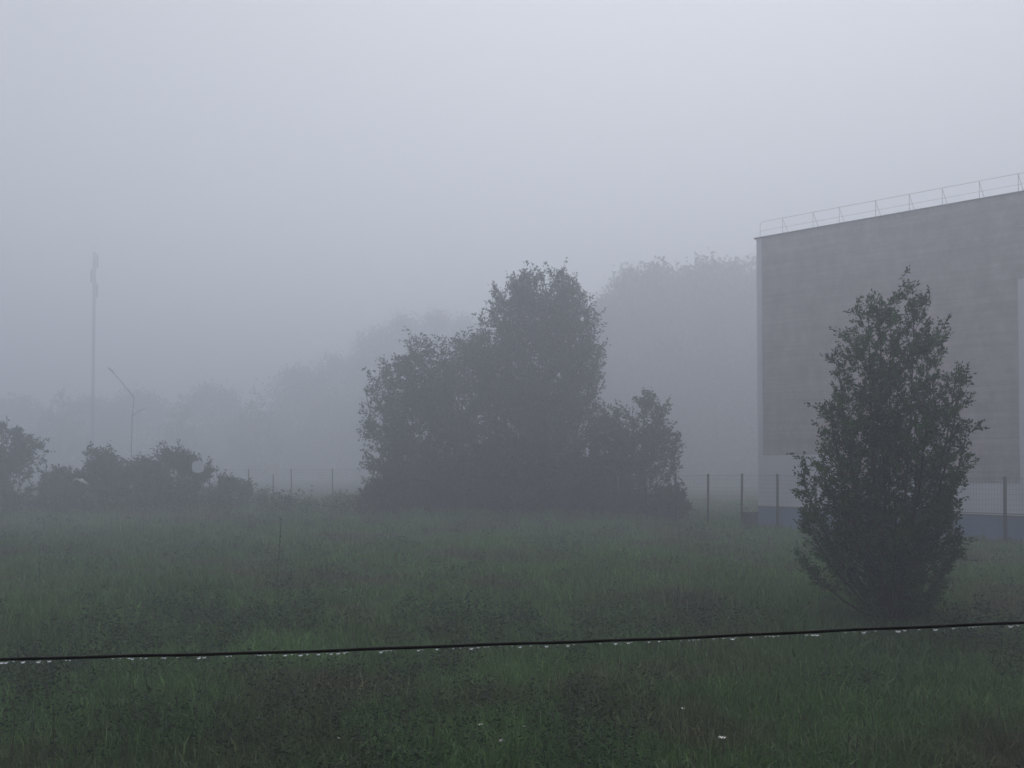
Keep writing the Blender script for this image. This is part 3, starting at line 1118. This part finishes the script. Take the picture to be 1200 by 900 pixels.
drop_px = [2, 7, 16, 27, 45, 58, 82, 132, 150, 155, 171, 193, 233, 239, 266, 305, 334, 342, 352, 360, 373, 388, 396, 403,
           446, 453, 458, 490, 511, 512, 531, 539, 552, 560, 572, 600, 609, 640, 665, 672, 703, 721, 736, 760, 772, 807, 812,
           818, 836, 858, 880, 906, 912, 945, 952, 957, 1012, 1014, 1026, 1052, 1060, 1096, 1117, 1140, 1148, 1184, 1187, 1193]
n_big = len(drop_px)
drop_px += [random.uniform(0, 1200) for _ in range(34)]
dm = None
for i, px in enumerate(drop_px):
    t = (px - 0) / 1200.0
    p = cable_pt(t)
    if dm is None:
        d_ = MB()
        prof = [(0.0, 0.0), (0.55, 0.001), (0.8, -.15), (0.96, -.45), (1.0, -.75), (0.9, -1.1), (0.62, -1.42), (0.3, -1.6), (0.0, -1.66)]
        n = 14
        vs = [(r_ * math.cos(6.28318 * k_ / n), r_ * math.sin(6.28318 * k_ / n), z_) for r_, z_ in prof[1:-1] for k_ in range(n)]
        top, bot = len(vs), len(vs) + 1
        vs += [(0, 0, 0.0), (0, 0, prof[-1][1])]
        fs = []
        for j in range(len(prof) - 3):
            for k_ in range(n):
                fs.append((j * n + k_, (j + 1) * n + k_, (j + 1) * n + (k_ + 1) % n, j * n + (k_ + 1) % n))
        for k_ in range(n):
            fs.append((top, k_, (k_ + 1) % n))
            fs.append((bot, (len(prof) - 3) * n + (k_ + 1) % n, (len(prof) - 3) * n + k_))
        d_.add(vs, fs, True)
        ob = d_.build('water_drop', M['drop'])
        dm = ob
    else:
        ob = dm.copy()
        C.objects.link(ob)
    sc = random.choice((0.0020, 0.0027, 0.0034, 0.0040)) if i < n_big else random.uniform(0.0014, 0.0022)
    ob.scale = (sc * random.uniform(1.0, 1.4), sc, sc * 0.85)
    ob.location = p + Vector((0, 0, -0.0027))
    tag(ob, 'clear rain drop hanging from the black cable', 'water drop', 'rain drops hanging from the cable')

# ------------------------------------------------------------------ unseen house, added to shade the nearest grass
hs_ = empty('unseen_shade_house', (0, -0.6, 0))
tag(hs_, 'unseen brick house added behind the viewpoint to shade the nearest grass', 'house')
m = MB()
m.box(-34, 34, -11, 0, -0.3, 19.0)
m.build('wall', M['brick'], hs_)
m = MB()
m.box(-34.5, 34.5, -11.5, 0.5, 19.0, 19.4)
m.build('roof', M['roof'], hs_)
for fl in range(6):
    for k_ in range(-9, 10):
        x, z = k_ * 3.6 + 1.8, 1.2 + fl * 2.9
        m = MB()
        m.box(x - .75, x + .75, 0, .03, z, z + 1.5)
        wf = m.build('window', M['signw'], hs_)
        m = MB()
        m.box(x - .68, x - .03, .03, .035, z + .07, z + 1.43)
        m.box(x + .03, x + .68, .03, .035, z + .07, z + 1.43)
        m.build('pane', M['cap'], wf)

# ------------------------------------------------------------------ fog
HX, HY0, HY1, HZ = 330.0, -70.0, 345.0, 42.0
m = MB()
m.box(-HX, HX, HY0, HY1, -1.4, HZ)
hm = bpy.data.materials.new('fog')
hm.use_nodes = True
nt = hm.node_tree
for nd in list(nt.nodes):
    if nd.type != 'OUTPUT_MATERIAL':
        nt.nodes.remove(nd)
pv = nt.nodes.new('ShaderNodeVolumePrincipled')
pv.inputs['Color'].default_value = (0.79, 0.825, 0.895, 1)
pv.inputs['Density'].default_value = 0.0124
pv.inputs['Anisotropy'].default_value = 0.52
pv.inputs['Density Attribute'].default_value = ''
pv.inputs['Color Attribute'].default_value = ''
pv.inputs['Temperature Attribute'].default_value = ''
nt.links.new(pv.outputs[0], nt.nodes['Material Output'].inputs['Volume'])
o = m.build('haze', hm)
tag(o, 'dense pale grey fog filling the whole view', 'fog', kind='stuff')

# ------------------------------------------------------------------ light
SUN_EL, SUN_AZ = R(74), R(24)       # azimuth measured from +Y towards +X
w = bpy.data.worlds.new('World')
S.world = w
w.use_nodes = True
nt = w.node_tree
bg = nt.nodes['Background']
sk = nt.nodes.new('ShaderNodeTexSky')
sk.sky_type = 'NISHITA'
sk.sun_disc = False
sk.sun_elevation = SUN_EL
sk.sun_rotation = SUN_AZ
sk.dust_density = 4.0
sk.air_density = 1.0
hs = nt.nodes.new('ShaderNodeHueSaturation')
hs.inputs['Saturation'].default_value = 0.29
nt.links.new(sk.outputs[0], hs.inputs['Color'])
nt.links.new(hs.outputs[0], bg.inputs['Color'])
bg.inputs['Strength'].default_value = 0.1
sl = bpy.data.lights.new('sun', 'SUN')
sl.energy = 0.5
sl.angle = R(40)
sl.color = (1.0, 0.98, 0.96)
so = bpy.data.objects.new('sun', sl)
C.objects.link(so)
dv = Vector((math.sin(SUN_AZ) * math.cos(SUN_EL), math.cos(SUN_AZ) * math.cos(SUN_EL), math.sin(SUN_EL)))
so.rotation_euler = dv.to_track_quat('Z', 'Y').to_euler()
so.location = (0, 0, 60)

# ------------------------------------------------------------------ render settings
S.render.engine = 'CYCLES'
cy = S.cycles
cy.use_denoising = True
try:
    cy.denoiser = 'OPENIMAGEDENOISE'
except Exception:
    pass
cy.max_bounces = 12
cy.diffuse_bounces = 3
cy.glossy_bounces = 2
cy.transmission_bounces = 6
cy.volume_bounces = 4
cy.transparent_max_bounces = 4
S.view_settings.view_transform = 'Standard'
S.view_settings.look = 'None'
S.view_settings.exposure = 0.72
S.view_settings.gamma = 1.0
